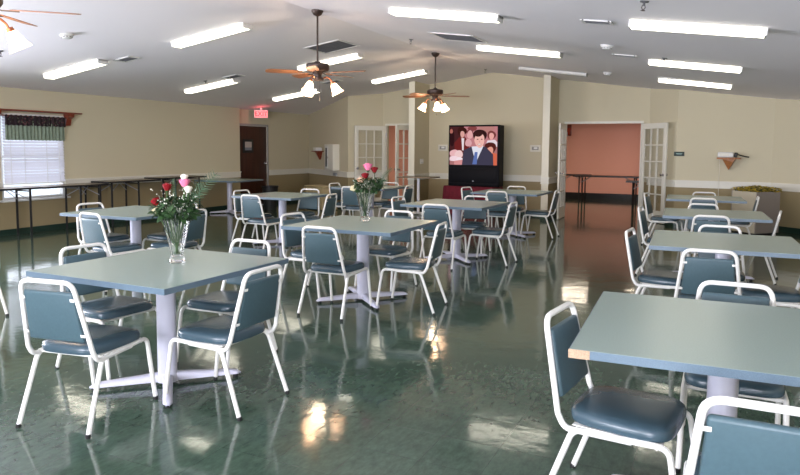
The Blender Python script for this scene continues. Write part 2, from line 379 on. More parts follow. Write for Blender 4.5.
# ---- window in view with sash frame and glass
def window(n, y0, y1, z0, z1):
    root = empty('window_%d' % n, (XL, (y0+y1)/2, z0)); root['kind'] = 'structure'
    wd, h = y1-y0, z1-z0
    f = MB()
    for s in (-1, 1): f.box((-.06, s*(wd/2-.02), h/2), (.10, .04, h), bev=.004)
    for z in (.02, h/2, h-.02): f.box((-.06, 0, z), (.08, wd-.06, .04), bev=.004)
    f.obj('window_frame', M['white'], root)
    s = MB(); s.box((.01, 0, -.015), (.16, wd+.08, .03), bev=.006); s.obj('window_sill', M['white'], root)
    g = MB(); g.box((-.075, 0, h/2), (.006, wd-.08, h-.08)); g.obj('window_glass', M['glass'], root)
for i, (a, c, z0, z1) in enumerate(lw): window(i+1, a, c, z0, z1)

# ---- the brown door
root = empty('door_1', (XD, (dy0+dy1)/2, 0)); root['kind'] = 'structure'
d = MB(); d.box((-.03, 0, 1.0), (.045, dy1-dy0-.01, 1.99), bev=.003); d.obj('door_panel', M['doorwood'], root)
f = MB()
for s in (-1, 1): f.box((0, s*((dy1-dy0)/2+.025), 1.02), (.05, .05, 2.04), bev=.003)
f.box((0, 0, 2.025), (.05, dy1-dy0+.10, .05), bev=.003); f.obj('door_frame', mat('grey_door_frame', (.35, .34, .33), .4), root)
k = MB(); R90 = Matrix.Rotation(pi/2, 3, 'Y'); k.lathe([(0, 0), (.032, 0), (.032, .008), (.012, .012), (.012, .04), (.028, .05), (.030, .065), (.02, .078), (0, .08)], (-.008, .46, 1.06), 16, R90); k.obj('door_knob', M['steel'], root)
pl = MB(); pl.box((.002, -.20, 1.50), (.016, .40, .34), bev=.003); pf = pl.obj('door_plaque', M['dark'], root)
pl = MB(); pl.box((.012, -.20, 1.535), (.004, .25, .14)); pl.box((.012, -.20, 1.43), (.004, .25, .07), mi=1); pl.obj('plaque_print', [M['paper'], M['blueg']], pf)

# ---- french door leaves
def french_leaf(n, hinge, free, label):
    hx, hy = hinge; fx, fy = free; L = math.hypot(fx-hx, fy-hy); a = math.atan2(fy-hy, fx-hx)
    root = empty('door_%d' % n, (hx, hy, 0), a); root['kind'] = 'structure'
    H = 2.0; z0 = .012; st = .095; tr = .11; br = .24
    f = MB()
    for x in (st/2, L-st/2): f.box((x, 0, z0+H/2), (st, .036, H), bev=.003)
    f.box((L/2, 0, z0+H-tr/2), (L-2*st, .036, tr)); f.box((L/2, 0, z0+br/2), (L-2*st, .036, br))
    gw = (L-2*st)/3; gh = (H-tr-br)/5
    for i in (1, 2): f.box((st+gw*i, 0, z0+br+(H-tr-br)/2), (.024, .03, H-tr-br))
    for j in range(1, 5): f.box((L/2, 0, z0+br+gh*j), (L-2*st, .03, .024))
    f.obj('door_frame', M['trim'], root)
    for i in range(3):
        for j in range(5):
            g = MB(); g.box((st+gw*(i+.5), 0, z0+br+gh*(j+.5)), (gw-.02, .005, gh-.02)); g.obj('glass_pane', M['glass'], root)
    k = MB()
    for s in (-1, 1): k.lathe([(0, 0), (.028, 0), (.028, .006), (.01, .01), (.01, .035), (.026, .045), (.026, .06), (0, .07)], (L-.06, s*.018, .98), 12, Matrix.Rotation(-s*pi/2, 3, 'X'))
    k.obj('door_knob', M['steel'], root)
    h = MB()
    for z in (.25, 1.0, 1.8): h.tube([(-.006, .02, z-.045), (-.006, .02, z+.045)], .008, 8)
    h.obj('hinge', M['grey'], root)
french_leaf(2, (-3.03, 14.55), (-3.0, 13.77), '')
french_leaf(3, (-1.47, 14.56), (-.945, 13.99), '')
french_leaf(4, (-7.44, 14.56), (-7.99, 13.98), '')
french_leaf(5, (-6.60, 14.56), (-6.79, 13.80), '')

# ---------------------------------------------------------------- chairs
def make_chair():
    root = empty('dining_chair')
    W = .205; r = .0125
    # inverted U back tube that runs down, turns forward under the seat and joins the rail
    pts = [(-W, .06, .372), (-W, -.20, .366), (-W+.006, -.272, .46), (-.178, -.245, .800), (.178, -.245, .800), (W-.006, -.272, .46), (W, -.20, .366), (W, .06, .372)]
    # the upper corners are round, lower bends generous
    pts[3] = (-.160, -.305, .790); pts[4] = (.160, -.305, .790); pts[2] = (-W, -.228, .42); pts[5] = (W, -.228, .42)
    f = MB(); f.tube(fillet(pts, [0, .05, .06, .062, .062, .06, .05, 0], 6), r, 10); f.obj('back_frame', M['frame'], root)
    sf = MB()
    for y in (-.15, .15): sf.tube([(-W, y, .372), (W, y, .372)], .009, 6)
    for s in (-1, 1): sf.box((s*(W-.02), 0, .384), (.03, .34, .004))
    sf.obj('seat_frame', M['frame'], root)
    for s in (-1, 1):
        l = MB(); l.tube(fillet([(s*W, .0, .374), (s*W, -.165, .368), (s*(W+.014), -.295, .012)], .055, 6), r, 8); leg = l.obj('leg', M['frame'], root)
        c = MB(); c.lathe([(0, 0), (.0135, 0), (.0135, .02), (0, .021)], (s*(W+.014), -.297, 0), 10); c.obj('foot_cap', M['rubber'], leg)
        l = MB(); l.tube(fillet([(s*W, .0, .374), (s*W, .195, .382), (s*(W+.008), .25, .012)], .05, 6), r, 8); leg = l.obj('leg', M['frame'], root)
        l2 = MB(); l2.lathe([(0, 0), (.0135, 0), (.0135, .02), (0, .021)], (s*(W+.008), .25, 0), 10); l2.obj('foot_cap', M['rubber'], leg)
    # upholstered seat, wider at the front, crowned
    st = MB()
    def outline(k, ext):
        return None
    n = 32; rings = []
    def sup(t, a, bb, e=4.2):
        c_, s_ = cos(t), sin(t); x = a*abs(c_)**(2/e)*(1 if c_ >= 0 else -1); y = bb*abs(s_)**(2/e)*(1 if s_ >= 0 else -1)
        return x*(1+.06*(y/bb)), y
    for (k, z) in ((.90, .386), (.985, .389), (1.0, .400), (1.0, .414), (.985, .426), (.94, .435), (.80, .442), (.5, .446), (.2, .447)):
        rings.append([st.bm.verts.new((*[v for v in sup(2*pi*i/n, .205*k, .205*k)], z)) for i in range(n)])
    for v in rings: 
        for q in v: q.co.y -= .005
    for A, B in zip(rings, rings[1:]):
        for i in range(n): st.bm.faces.new((A[i], A[(i+1) % n], B[(i+1) % n], B[i]))
    st.bm.faces.new(rings[0][::-1]); st.bm.faces.new(rings[-1])
    st.obj('seat', M['seat'], root, angle=60)
    # back pad leaning with the tubes
    def yb(z): return -.228 - (z-.42)*(.077/.37)
    zc = .605; hh = .275; ang = math.atan(.077/.37)
    bk = MB(); bk.box((0, yb(zc)+.004, zc), (.345, .032, hh), rot=Matrix.Rotation(ang, 3, 'X'), bev=.013, seg=3, taper=.88)
    back = bk.obj('backrest', M['teal'], root, angle=60)
    for s in (-1, 1):
        for z in (.51, .70):
            t = MB(); t.box((s*(.205-.045*(z-.42)/.37-.019), yb(z)-.014, z), (.027, .004, .016), rot=Matrix.Rotation(ang, 3, 'X'), bev=.0015, seg=1)
            t.lathe([(.005, 0), (.004, .003), (0, .004)], (s*(.205-.045*(z-.42)/.37-.024), yb(z)-.0155, z), 8, Matrix.Rotation(pi/2, 3, 'X'))
            t.obj('bracket', M['frame'], back)
    return root
chair0 = make_chair(); used = [False]
GCH = 'white-framed dining chairs with teal vinyl'
def place_chair(x, y, rz, label):
    """x, y: centre of the chair; rz: heading of the sitter (0 = +y)"""
    o = chair0 if not used[0] else copy_tree(chair0); used[0] = True
    o.location = (x, y, 0); o.rotation_euler = (0, 0, rz); tag(o, label, 'chair', GCH); return o

# ---------------------------------------------------------------- dining tables
def make_table(side=1.07, h=.75):
    root = empty('dining_table')
    t = MB(); t.box((0, 0, h-.016), (side-.004, side-.004, .032)); top = t.obj('tabletop', M['lam'], root, smooth=False)
    e = MB(); s2 = side/2
    for a in range(4):
        R = Matrix.Rotation(a*pi/2, 3, 'Z'); e.box(R @ Vector((0, -s2+.0005, h-.0165)), (side+.002 if a % 2 == 0 else side-.001, .003, .031), rot=R)
    e.obj('edge_band', M['edge'], top, smooth=False)
    c = MB(); c.tube([(0, 0, .06), (0, 0, h-.05)], .058, 24); c.lathe([(.055, .09), (.062, .06), (.066, .02)], (0, 0, 0), 24); c.obj('column', M['post'], root)
    sp = MB()
    for a in (pi/4, 3*pi/4): sp.box((0, 0, h-.036), (.62, .05, .02), rot=Matrix.Rotation(a, 3, 'Z'), bev=.003)
    sp.lathe([(0, h-.035), (.09, h-.035), (.06, h-.075), (.055, h-.09)], (0, 0, 0), 20); sp.obj('top_bracket', M['grey'], root)
    for a in range(4):
        R = Matrix.Rotation(pi/4+a*pi/2, 3, 'Z'); L = .445
        m = MB()
        def fn(u, v, L=L):
            x = .02+u*(L-.02); w = .030-.004*u; topz = .074-.030*u - (.018*max(0, (u-.9)/.1)**2)
            prof = [(-1, .022), (-1, None), (-.6, 1), (.6, 1), (1, None), (1, .022), (-1, .022)]
            i = min(6, int(round(v*6))); a_, b_ = prof[i]
            z = .022 if b_ == .022 else (topz-.012 if b_ is None else topz)
            if u > .93: w *= math.sqrt(max(.05, 1-((u-.93)/.075)**2))
            return Vector((x, a_*w, z))
        m.grid(fn, 14, 6); bmesh.ops.remove_doubles(m.bm, verts=m.bm.verts, dist=1e-5)
        m.box((L-.03, 0, .021), (.03, .03, .004))
        bmesh.ops.transform(m.bm, matrix=R.to_4x4(), verts=m.bm.verts)
        leg = m.obj('foot', M['post'], root, angle=50)
        g = MB(); g.lathe([(0, 0), (.016, 0), (.018, .02), (0, .022)], R @ Vector((L-.035, 0, 0)), 12); g.obj('glide', M['rubber'], leg)
    return root
table0 = make_table(); tused = [False]
def place_table(x, y, rz, label, group='square dining tables with sage tops'):
    o = table0 if not tused[0] else copy_tree(table0); tused[0] = True
    o.location = (x, y, 0); o.rotation_euler = (0, 0, rz); tag(o, label, 'table', group); return o

TB = {  # centre, rotation, table label, phrase for its chairs
 'T1': (-3.04, 2.98, .0, 'square sage table nearest on the left, holding the larger rose vase', 'the nearest left table with roses'),
 'T2': (-3.067, 5.533, .02, 'square sage table in the middle, holding the vase with pink rose', 'the middle table with pink rose'),
 'T3': (-5.98, 8.25, .0, 'bare square sage table standing in front of the brown door', 'the bare table before brown door'),
 'T4': (-3.127, 8.21, -.03, 'bare square sage table just behind the middle table with the vase', 'the table behind the middle vase'),
 'T5': (-3.15, 10.93, .0, 'bare square sage table closest to the television and its red cloth', 'the table closest to the television'),
 'T7': (-5.85, 10.85, .0, 'far square sage table in front of the left glass-paned doors', 'the far table by left doors'),
 'T0': (-5.87, 5.33, .05, 'square sage table at left between the rose vase and folding tables', 'the left table behind the roses'),
 'R1': (0.051, 2.933, .04, 'large foreground sage table at right with a chipped tan corner', 'the foreground table with chipped corner'),
 'R2': (0.057, 5.846, .042, 'second sage table from the front in the right-hand row', 'the second table of right row'),
 'R3': (-0.032, 8.37, .045, 'third sage table from the front in the right-hand row', 'the third table of right row'),
 'R4': (-0.182, 11.09, .045, 'farthest sage table of the right-hand row, nearest the planter', 'the farthest table of right row'),
}
SIDE = {'A': 'near', 'B': 'right', 'C': 'left', 'D': 'far'}
# back-rail position of each chair relative to its table, and a small turn
CH = {
 'T1': dict(A=(.015, -.81, .17), B=(.775, -.03, .0), C=(-.84, .09, -.1), D=(-.01, .84, .03)),
 'T2': dict(A=(.01, -.80, .0), B=(.83, -.02, .12), C=(-.86, .05, -.15), D=(-.03, .86, -.05)),
 'T3': dict(A=(.02, -.80, -.05), B=(.90, -.02, .1), C=(-.79, 0, -.1), D=(-.04, .82, .05)),
 'T7': dict(A=(.05, -.86, .05), B=(.80, 0, .0), C=(-.80, 0, -.1), D=(.02, .80, 0)),
 'T4': dict(A=(.05, -.86, .0), B=(.80, -.08, .0), C=(-.90, .05, -.1), D=(-.0, .78, .1)),
 'T5': dict(A=(-.05, -.76, .05), B=(.75, .04, .0), C=(-.86, .05, -.2), D=(-.16, .80, 0)),
 'T0': dict(A=(.16, -.73, -.1), B=(.86, .05, .1), C=(-.83, .08, -.1), D=(.0, .80, 0)),
 'R1': dict(A=(.10, -.97, .0), C=(-.64, -.14, -.13), D=(.05, .80, .0)),
 'R2': dict(A=(-.09, -.94, .03), B=(.62, -.22, .1), C=(-.72, .02, -.08), D=(-.03, .72, 0)),
 'R3': dict(A=(-.02, -.84, .0), B=(.67, .08, -.1), C=(-.80, -.02, -.05), D=(-.13, .80, 0)),
 'R4': dict(A=(0, -.84, .0), B=(.72, -.05, .0), C=(-.84, -.05, -.1), D=(-.02, .66, 0)),
}
TBO = {}
for t, (x, y, rz, lab, ph) in TB.items():
    TBO[t] = place_table(x, y, rz, lab)
    if t in ('T2', 'T4', 'T5'): TBO[t].scale = (1.045, 1.045, 1)
    for k, (rx, ry, dr) in CH[t].items():
        head = {'A': 0, 'B': pi/2, 'C': -pi/2, 'D': pi}[k] + dr
        # the table label is about the back rail; chair centre sits .305 ahead of it
        cx = x+rx-sin(head)*.305; cy = y+ry+cos(head)*.305
        extra = {'A': 'its back to the camera', 'B': 'facing left', 'C': 'facing right', 'D': 'facing the camera'}[k]
        place_chair(cx, cy, head, 'teal chair with white frame on the %s side of %s' % (SIDE[k], ph))
place_chair(-5.79, 3.35, pi/2, 'teal chair cut by the left picture edge, only a white leg showing')
for t in ('R1', 'R2', 'R3', 'R4'):
    for ch in TBO[t].children:
        if ch.name.startswith('foot') or ch.name.startswith('top_bracket'): ch.rotation_euler.z = pi/4
c = MB(); c.box((-.5, -.5365, .7335), (.075, .0035, .032)); c.obj('exposed_core', M['chip'], [q for q in TBO['R1'].children if q.name.startswith('tabletop')][0])['label'] = 'bare tan particle board where the edge band is missing'

# tall-legged far tables
o = copy_tree(table0); o.location = (-9.80, 11.55, 0); o.rotation_euler = (0, 0, .10); tag(o, 'far sage table by the left wall beside the brown door', 'table', 'square dining tables with sage tops')
root = empty('side_table', (-6.0, 13.35, 0)); tag(root, 'small brown-topped pedestal table left of the television with a bright chrome column', 'table')
t = MB(); t.box((0, 0, .835), (.80, .55, .028), bev=.005); t.obj('tabletop', M['foldtop'], root)
t = MB(); t.tube([(0, 0, .05), (0, 0, .822)], .032, 16); t.obj('column', mat('painted_chrome_shine', (.92, .92, 1), .25), root)  # plain bluish white stands in for the bright reflection on the chrome
for a in range(4):
    t = MB(); R = Matrix.Rotation(a*pi/2+pi/4, 3, 'Z'); t.box(R @ Vector((.15, 0, .035)), (.30, .05, .05), rot=R, bev=.012); t.box(R @ Vector((.28, 0, .005)), (.03, .03, .01), rot=R); t.obj('foot', M['white'], root)

# ---------------------------------------------------------------- folding tables
def folding_table(x, y, rz, L, Wd, h, label, group, legs=None, top='foldtop', m='blackm'):
    root = empty('folding_table', (x, y, 0), rz); tag(root, label, 'table', group)
    t = MB(); t.box((0, 0, h-.010), (L, Wd, .018), bev=.004, seg=1); tt = t.obj('tabletop', M[top], root)
    e = MB()
    for s in (-1, 1): e.box((0, s*Wd/2, h-.014), (L+.008, .012, .030)); e.box((s*L/2, 0, h-.014), (.012, Wd, .030))
    e.obj('edge_band', M['blackm'], tt)
    for s, X in zip((-1, 1), legs or (-(L/2-.16), L/2-.16)):
        for q in (-1, 1):
            l = MB(); l.tube([(X, q*(Wd/2-.06), .012), (X, q*(Wd/2-.06), h-.03)], .018, 8); lg = l.obj('leg', M[m], root)
            f = MB(); f.lathe([(0, 0), (.018, 0), (.018, .016), (0, .018)], (X, q*(Wd/2-.06), 0), 10); f.obj('foot_cap', M['rubber'], lg)
        b = MB(); b.tube([(X, -Wd/2+.06, h-.06), (X, Wd/2-.06, h-.06)], .010, 6); b.obj('cross_bar', M[m], root)
        b = MB()
        for q in (-1, 1): b.tube([(X, q*(Wd/2-.07), h-.20), (X-s*.28, q*.05, h-.025)], .007, 6)
        b.obj('brace', M['grey'], root)
    return root
GF = 'folding tables along the left wall'
folding_table(-10.16, 6.20, pi/2, 1.83, .46, .80, 'folding table at the left picture edge, under the window with the blind', GF)
folding_table(-10.14, 7.76, pi/2, 1.26, .50, .80, 'shorter folding table just right of the window, its end brace showing', GF, legs=(.10, .50))
folding_table(-10.14, 9.03, pi/2, 1.22, .46, .83, 'black-edged folding table along the wall, second to the right of the window', GF, legs=(-.50, .12))
folding_table(-10.14, 10.30, pi/2, 1.26, .46, .85, 'dark folding table along the wall behind the red roses, nearest the far pedestal table', GF, legs=(-.20, .48))
GP = 'dark folding tables in the salmon room'
folding_table(-3.78, 19.2, 0, .95, .60, .76, 'dark folding table at the left of the salmon room, behind the open door', GP, top='dark')
folding_table(-2.72, 18.6, 0, 1.75, .60, .76, 'long dark folding table across the middle of the salmon room', GP, top='dark')
folding_table(-1.72, 16.9, .1, .62, .60, .72, 'dark folding table half hidden by the right glass-paned door', GP, top='dark')

# ---------------------------------------------------------------- television on its red draped table
root = empty('draped_table', (-4.95, 14.0, 0)); tag(root, 'low table under a maroon floor-length cloth carrying the television', 'table')
cl = MB(); n = 96; rings = []
for (k, z) in ((1.0, .645), (1.0, .638), (1.012, .60), (1.03, .30), (1.045, .02)):
    ring = []
    for i in range(n):
        t = 2*pi*i/n; e = 10; c_, s_ = cos(t), sin(t)
        x = .60*abs(c_)**(2/e)*(1 if c_ >= 0 else -1); y = .36*abs(s_)**(2/e)*(1 if s_ >= 0 else -1)
        wv = (.645-z)*.04*sin(i*pi*2/n*22)
        ring.append(cl.bm.verts.new((x*k+wv*c_, y*k+wv*s_, z)))
    rings.append(ring)
for A, B in zip(rings, rings[1:]):
    for i in range(n): cl.bm.faces.new((A[i], B[i], B[(i+1) % n], A[(i+1) % n]))
cl.bm.faces.new(rings[0]); cl.obj('tablecloth', M['redcloth'], root, angle=70)
fr = MB(); fr.box((0, 0, .615), (1.1, .62, .03))
for sx in (-1, 1):
    for sy in (-1, 1): fr.box((sx*.5, sy*.26, .30), (.04, .04, .60))
fr.obj('table_frame', M['blackm'], root)

TVX0, TVX1, TVY, TVZ0, TVZ1 = -5.40, -4.235, 13.62, .655, 1.985
tw, th_ = TVX1-TVX0, TVZ1-TVZ0
tv = empty('television', ((TVX0+TVX1)/2, TVY, TVZ0)); tag(tv, 'big black rear-projection television showing a smiling man in a suit among people', 'television')
c = MB(); c.box((0, .03, th_/2+.0), (tw, .06, th_), bev=.008)
c.grid(lambda u, v: Vector(((u-.5)*(tw-.02)*(1-.0*v), .06, .08+v*(th_-.10))), 1, 1)
# tapering rear body
c.box((0, .19, th_/2), (tw-.01, .27, th_-.01))
A = [(-tw/2+.01, .32, .02), (tw/2-.01, .32, .02), (tw/2-.01, .32, th_-.01), (-tw/2+.01, .32, th_-.01)]
B = [(-tw/2+.14, .56, .02), (tw/2-.14, .56, .02), (tw/2-.14, .56, th_-.25), (-tw/2+.14, .56, th_-.25)]
va = [c.bm.verts.new(p) for p in A]; vb = [c.bm.verts.new(p) for p in B]
for i in range(4): c.bm.faces.new((va[i], va[(i+1) % 4], vb[(i+1) % 4], vb[i]))
c.bm.faces.new(vb[::-1]); c.obj('cabinet', M['tvblack'], tv, smooth=False)
g = MB(); g.box((0, -.004, .23), (tw-.10, .010, .34), bev=.004); g.box((0, -.012, .045), (tw-.02, .03, .05), bev=.008); g.obj('speaker_grille', M['tvblack'], tv)
lg = MB(); lg.box((0, -.012, .115), (.035, .004, .014)); lg.obj('badge', M['grey'], tv)
sx0, sx1, sz0, sz1 = -tw/2+.03, tw/2-.05, th_-.865, th_-.035
SW, SH = sx1-sx0, sz1-sz0
def scr(u, v): return (sx0+u*SW, sz0+(1-v)*SH)
def em(c, s=1.): return emit('screen_image', c, s)
s = MB(); s.box(((sx0+sx1)/2, -.003, (sz0+sz1)/2), (SW, .006, SH)); screen = s.obj('screen', em((.42, .17, .17), .9), tv)
lay = [0]
def blob(cu, cv, ru, rv, col, st=.9, n=20):
    lay[0] += 1; mb = MB(); y = -.0062-.0003*lay[0]; vs = []
    for i in range(n):
        t = 2*pi*i/n; k = 1+.06*sin(3*t+lay[0]); u = min(1, max(0, cu+ru*cos(t)*k)); v = min(1, max(0, cv+rv*sin(t)*k)); X, Z = scr(u, v); vs.append((X, y, Z))
    mb.quad(vs); return mb.obj('screen_picture', em(col, st), screen, smooth=False)
def polyg(pts, col, st=.9):
    lay[0] += 1; mb = MB(); y = -.0062-.0003*lay[0]; mb.quad([(scr(u, v)[0], y, scr(u, v)[1]) for u, v in pts]); return mb.obj('screen_picture', em(col, st), screen, smooth=False)
polyg([(0, 0), (.30, 0), (.32, .5), (.10, .75), (0, .72)], (.07, .018, .02))
polyg([(.30, 0), (1, 0), (1, .35), (.35, .6)], (.55, .22, .24))
blob(.78, .06, .16, .10, (.50, .22, .20)); blob(.48, .05, .10, .06, (.25, .06, .06))
blob(.04, .30, .06, .22, (.03, .008, .01)); blob(.03, .12, .035, .06, (.45, .15, .12))
polyg([(.12, .95), (.10, .42), (.20, .28), (.34, .28), (.42, .5), (.40, .95)], (.16, .02, .02))     # woman in red jacket
blob(.26, .12, .10, .12, (.05, .012, .010)); blob(.27, .20, .045, .09, (.75, .38, .34)); polyg([(.25, .30), (.31, .30), (.30, .62), (.27, .62)], (.85, .75, .78))
blob(.43, .15, .07, .09, (.22, .06, .07)); blob(.43, .21, .06, .11, (.80, .42, .42)); blob(.40, .42, .07, .10, (.75, .40, .42))
blob(.88, .22, .09, .11, (.20, .05, .05)); blob(.88, .25, .05, .09, (.85, .42, .38)); polyg([(.76, .48), (.80, .36), (.95, .34), (1, .40), (1, .52), (.80, .54)], (.85, .72, .78))
blob(.10, .70, .10, .10, (.85, .48, .50)); blob(.20, .72, .09, .10, (.90, .62, .62)); blob(.10, .84, .12, .07, (.95, .72, .78)); blob(.22, .86, .08, .06, (.95, .80, .85)); polyg([(.10, .9), (.30, .86), (.32, 1), (.10, 1)], (.70, .30, .30))
blob(.86, .55, .12, .15, (.09, .018, .015)); blob(.86, .62, .065, .10, (.80, .36, .28)); polyg([(.76, 1), (.80, .78), (.92, .68), (1, .70), (1, 1)], (.70, .15, .08))
polyg([(.27, 1), (.30, .62), (.46, .52), (.76, .52), (.92, .72), (.93, 1)], (.055, .05, .085))          # the man's suit
polyg([(.47, .52), (.72, .50), (.56, .95)], (.80, .80, .90)); polyg([(.54, .66), (.60, .66), (.585, .98), (.49, .98)], (.12, .18, .45))
blob(.64, .24, .145, .17, (.035, .012, .012)); blob(.635, .36, .105, .185, (.90, .50, .44)); blob(.635, .462, .042, .022, (.62, .22, .20)); blob(.635, .458, .034, .013, (.95, .85, .82))
blob(.595, .33, .018, .012, (.08, .02, .02)); blob(.68, .33, .018, .012, (.08, .02, .02)); blob(.637, .39, .012, .025, (.75, .36, .32)); blob(.60, .19, .10, .07, (.045, .015, .015))

# ---------------------------------------------------------------- ceiling lights
def make_light(on=True):
    root = empty('ceiling_light'); L, Wd, H = 1.22, .19, .058
    h = MB(); h.box((0, 0, -.012), (L, Wd*.80, .024)); 
    for s in (-1, 1): h.prism([(s*L/2, -Wd/2), (s*(L/2-.018), -Wd/2), (s*(L/2-.018), Wd/2), (s*L/2, Wd/2)], -H-.002, 0)
    h.obj('housing', M['white'], root, smooth=False)
    d = MB(); prof = [(-Wd/2, -.006), (-Wd/2+.004, -.036), (-Wd/2+.03, -H), (Wd/2-.03, -H), (Wd/2-.004, -.036), (Wd/2, -.006)]
    d.grid(lambda u, v: Vector(((u-.5)*(L-.036), *prof[int(round(v*5))])), 4, 5); d.obj('diffuser', M['tube'] if on else M['tubeoff'], root, smooth=False)
    return root
tiltL = -math.atan(SL); tiltR = math.atan(SL)
on0 = make_light(); off0 = None; lu = [False]
colsx = ('far left', 'inner left', 'inner right', 'far right')
LP = {(0, 0): (-8.79, 6.92), (0, 1): (-8.77, 9.86), (0, 2): (-8.62, 12.45), (1, 0): (-6.28, 7.06), (1, 1): (-6.26, 10.06), (1, 2): (-6.20, 12.75), (2, 0): (-2.73, 6.72), (2, 1): (-2.72, 9.60), (2, 2): (-2.88, 12.51), (3, 0): (-.24, 6.54), (3, 1): (-.35, 9.53), (3, 2): (-.43, 12.11)}
for ci, nm in enumerate(colsx):
    for r in range(3):
        x, y = LP[(ci, r)]
        if (ci, r) == (2, 2): o = make_light(False); lab = 'unlit fluorescent ceiling fixture in front of the bay pillar'
        else:
            o = on0 if not lu[0] else copy_tree(on0); lu[0] = True
            lab = 'lit fluorescent fixture, %s one of the %s line of ceiling lights' % (('nearest', 'middle', 'farthest')[r], nm)
        o.location = (x, y, cz(x)-.001); o.rotation_euler = (0, tiltL if x < XRIDGE else tiltR, 0); o.scale.x = (1, 1.04, 1.04, .93)[ci]; tag(o, lab, 'ceiling light', 'fluorescent ceiling fixtures')
# unseen fixtures of the same kind, put in to light the salmon room
for x, y, lab in ((-6.2, 17.0, 'left-hand fluorescent fixture on the salmon room ceiling, hidden above the doors'), (-3.6, 17.6, 'middle fluorescent fixture on the salmon room ceiling, hidden above the opening'), (-1.4, 17.6, 'right-hand fluorescent fixture on the salmon room ceiling, hidden above the opening')):
    o = copy_tree(on0); o.location = (x, y, 2.449); o.rotation_euler = (0, 0, 0); tag(o, lab, 'ceiling light', 'salmon room fixtures')
    l = bpy.data.lights.new('salmon_fill', 'AREA'); l.shape = 'RECTANGLE'; l.size = 1.2; l.size_y = .2; l.energy = 24; l.color = (1, .80, .62); lo = bpy.data.objects.new('salmon_fill', l); COL.objects.link(lo); lo.parent = o; lo.location = (0, 0, -.075)  # extra warm area light added under each fixture to brighten the salmon room

# ---------------------------------------------------------------- ceiling fans
def make_fan():
    root = empty('ceiling_fan')     # origin at the ceiling
    c = MB(); c.lathe([(0, 0), (.075, 0), (.075, -.02), (.05, -.06), (.022, -.075)], (0, 0, .0), 20); c.obj('canopy', M['bronze'], root)
    d = MB(); d.tube([(0, 0, -.09), (0, 0, -.72)], .012, 10); d.obj('downrod', M['bronze'], root)
    m = MB(); m.lathe([(0, -.70), (.03, -.705), (.05, -.72), (.135, -.735), (.148, -.75), (.148, -.80), (.13, -.825), (.07, -.84), (.05, -.87), (.05, -.90), (.075, -.91), (.075, -.94), (0, -.945)], (0, 0, 0), 28); m.obj('motor_housing', M['bronze'], root)
    for k in range(5):
        a = k*2*pi/5; R = Matrix.Rotation(a, 3, 'Z'); P = R @ Matrix.Rotation(radians(12), 3, 'X')
        b = MB(); n = 12; out = []
        pts = [(.20, -.045), (.30, -.060), (.58, -.070), (.63, -.058), (.65, -.03), (.65, .03), (.63, .058), (.58, .070), (.30, .060), (.20, .045)]
        lo = [b.bm.verts.new(P @ Vector((x, y, -.003)) + Vector((0, 0, -.845))) for x, y in pts]; hi = [b.bm.verts.new(P @ Vector((x, y, .003)) + Vector((0, 0, -.845))) for x, y in pts]
        b.bm.faces.new(lo[::-1]); b.bm.faces.new(hi)
        for i in range(10): b.bm.faces.new((lo[i], lo[(i+1) % 10], hi[(i+1) % 10], hi[i]))
        bl = b.obj('blade', M['bladew'], root, smooth=False)
        i_ = MB(); i_.tube([R @ Vector((.05, 0, -.835)), R @ Vector((.14, 0, -.852)), R @ Vector((.25, 0, -.852))], [.012, .012, .02], 8, flat=.35); i_.obj('blade_iron', M['bronze'], bl)
    for k in range(3):
        a = k*2*pi/3+.5; R = Matrix.Rotation(a, 3, 'Z')
        ar = MB(); ar.tube(fillet([R @ Vector((.05, 0, -.925)), R @ Vector((.12, 0, -.89)), R @ Vector((.165, 0, -.93)), R @ Vector((.185, 0, -.965))], .04, 5), .009, 8)
        T = R @ Matrix.Rotation(radians(180-28), 3, 'Y')
        ar.lathe([(0, 0), (.024, 0), (.030, .03), (.0, .032)], R @ Vector((.182, 0, -.955)), 14, T); am = ar.obj('lamp_arm', M['copper'], root)
        sh = MB(); sh.lathe([(.028, .0), (.040, .02), (.052, .06), (.060, .095), (.082, .135), (.079, .134), (.056, .095), (.048, .06), (.036, .022), (.0, .012)], R @ Vector((.194, 0, -.98)), 20, T); sh.obj('lamp_shade', M['shade'], am)
    pc = MB(); pc.tube([(.03, 0, -.94), (.03, 0, -1.18)], .002, 5); pc.lathe([(0, -.012), (.008, 0), (0, .012)], (.03, 0, -1.19), 8); pc.obj('pull_chain', M['bronze'], root)
    for ch in root.children:
        if not ch.name.startswith('canopy'): ch.location.z = .07
    return root
fan0 = make_fan()
for i, (x, y, rz, lab) in enumerate(((-4.62, 7.14, .12, 'bronze ceiling fan with glass shades hanging nearest the middle of the room'), (-4.74, 11.25, .62, 'farthest bronze ceiling fan, hanging in front of the television bay'), (-4.72, 2.96, .75, 'ceiling fan cut off by the upper left corner, its glowing glass shades showing'))):
    o = fan0 if i == 0 else copy_tree(fan0); o.location = (x, y, cz(x)-.002); o.rotation_euler = (0, 0, rz); tag(o, lab, 'ceiling fan', 'bronze ceiling fans')
    l = bpy.data.lights.new('bulb_light', 'POINT'); l.energy = 14; l.color = (1, .75, .5); l.shadow_soft_size = .08
    lo = bpy.data.objects.new('bulb_light', l); COL.objects.link(lo); lo.parent = o; lo.location = (0, 0, -1.12)

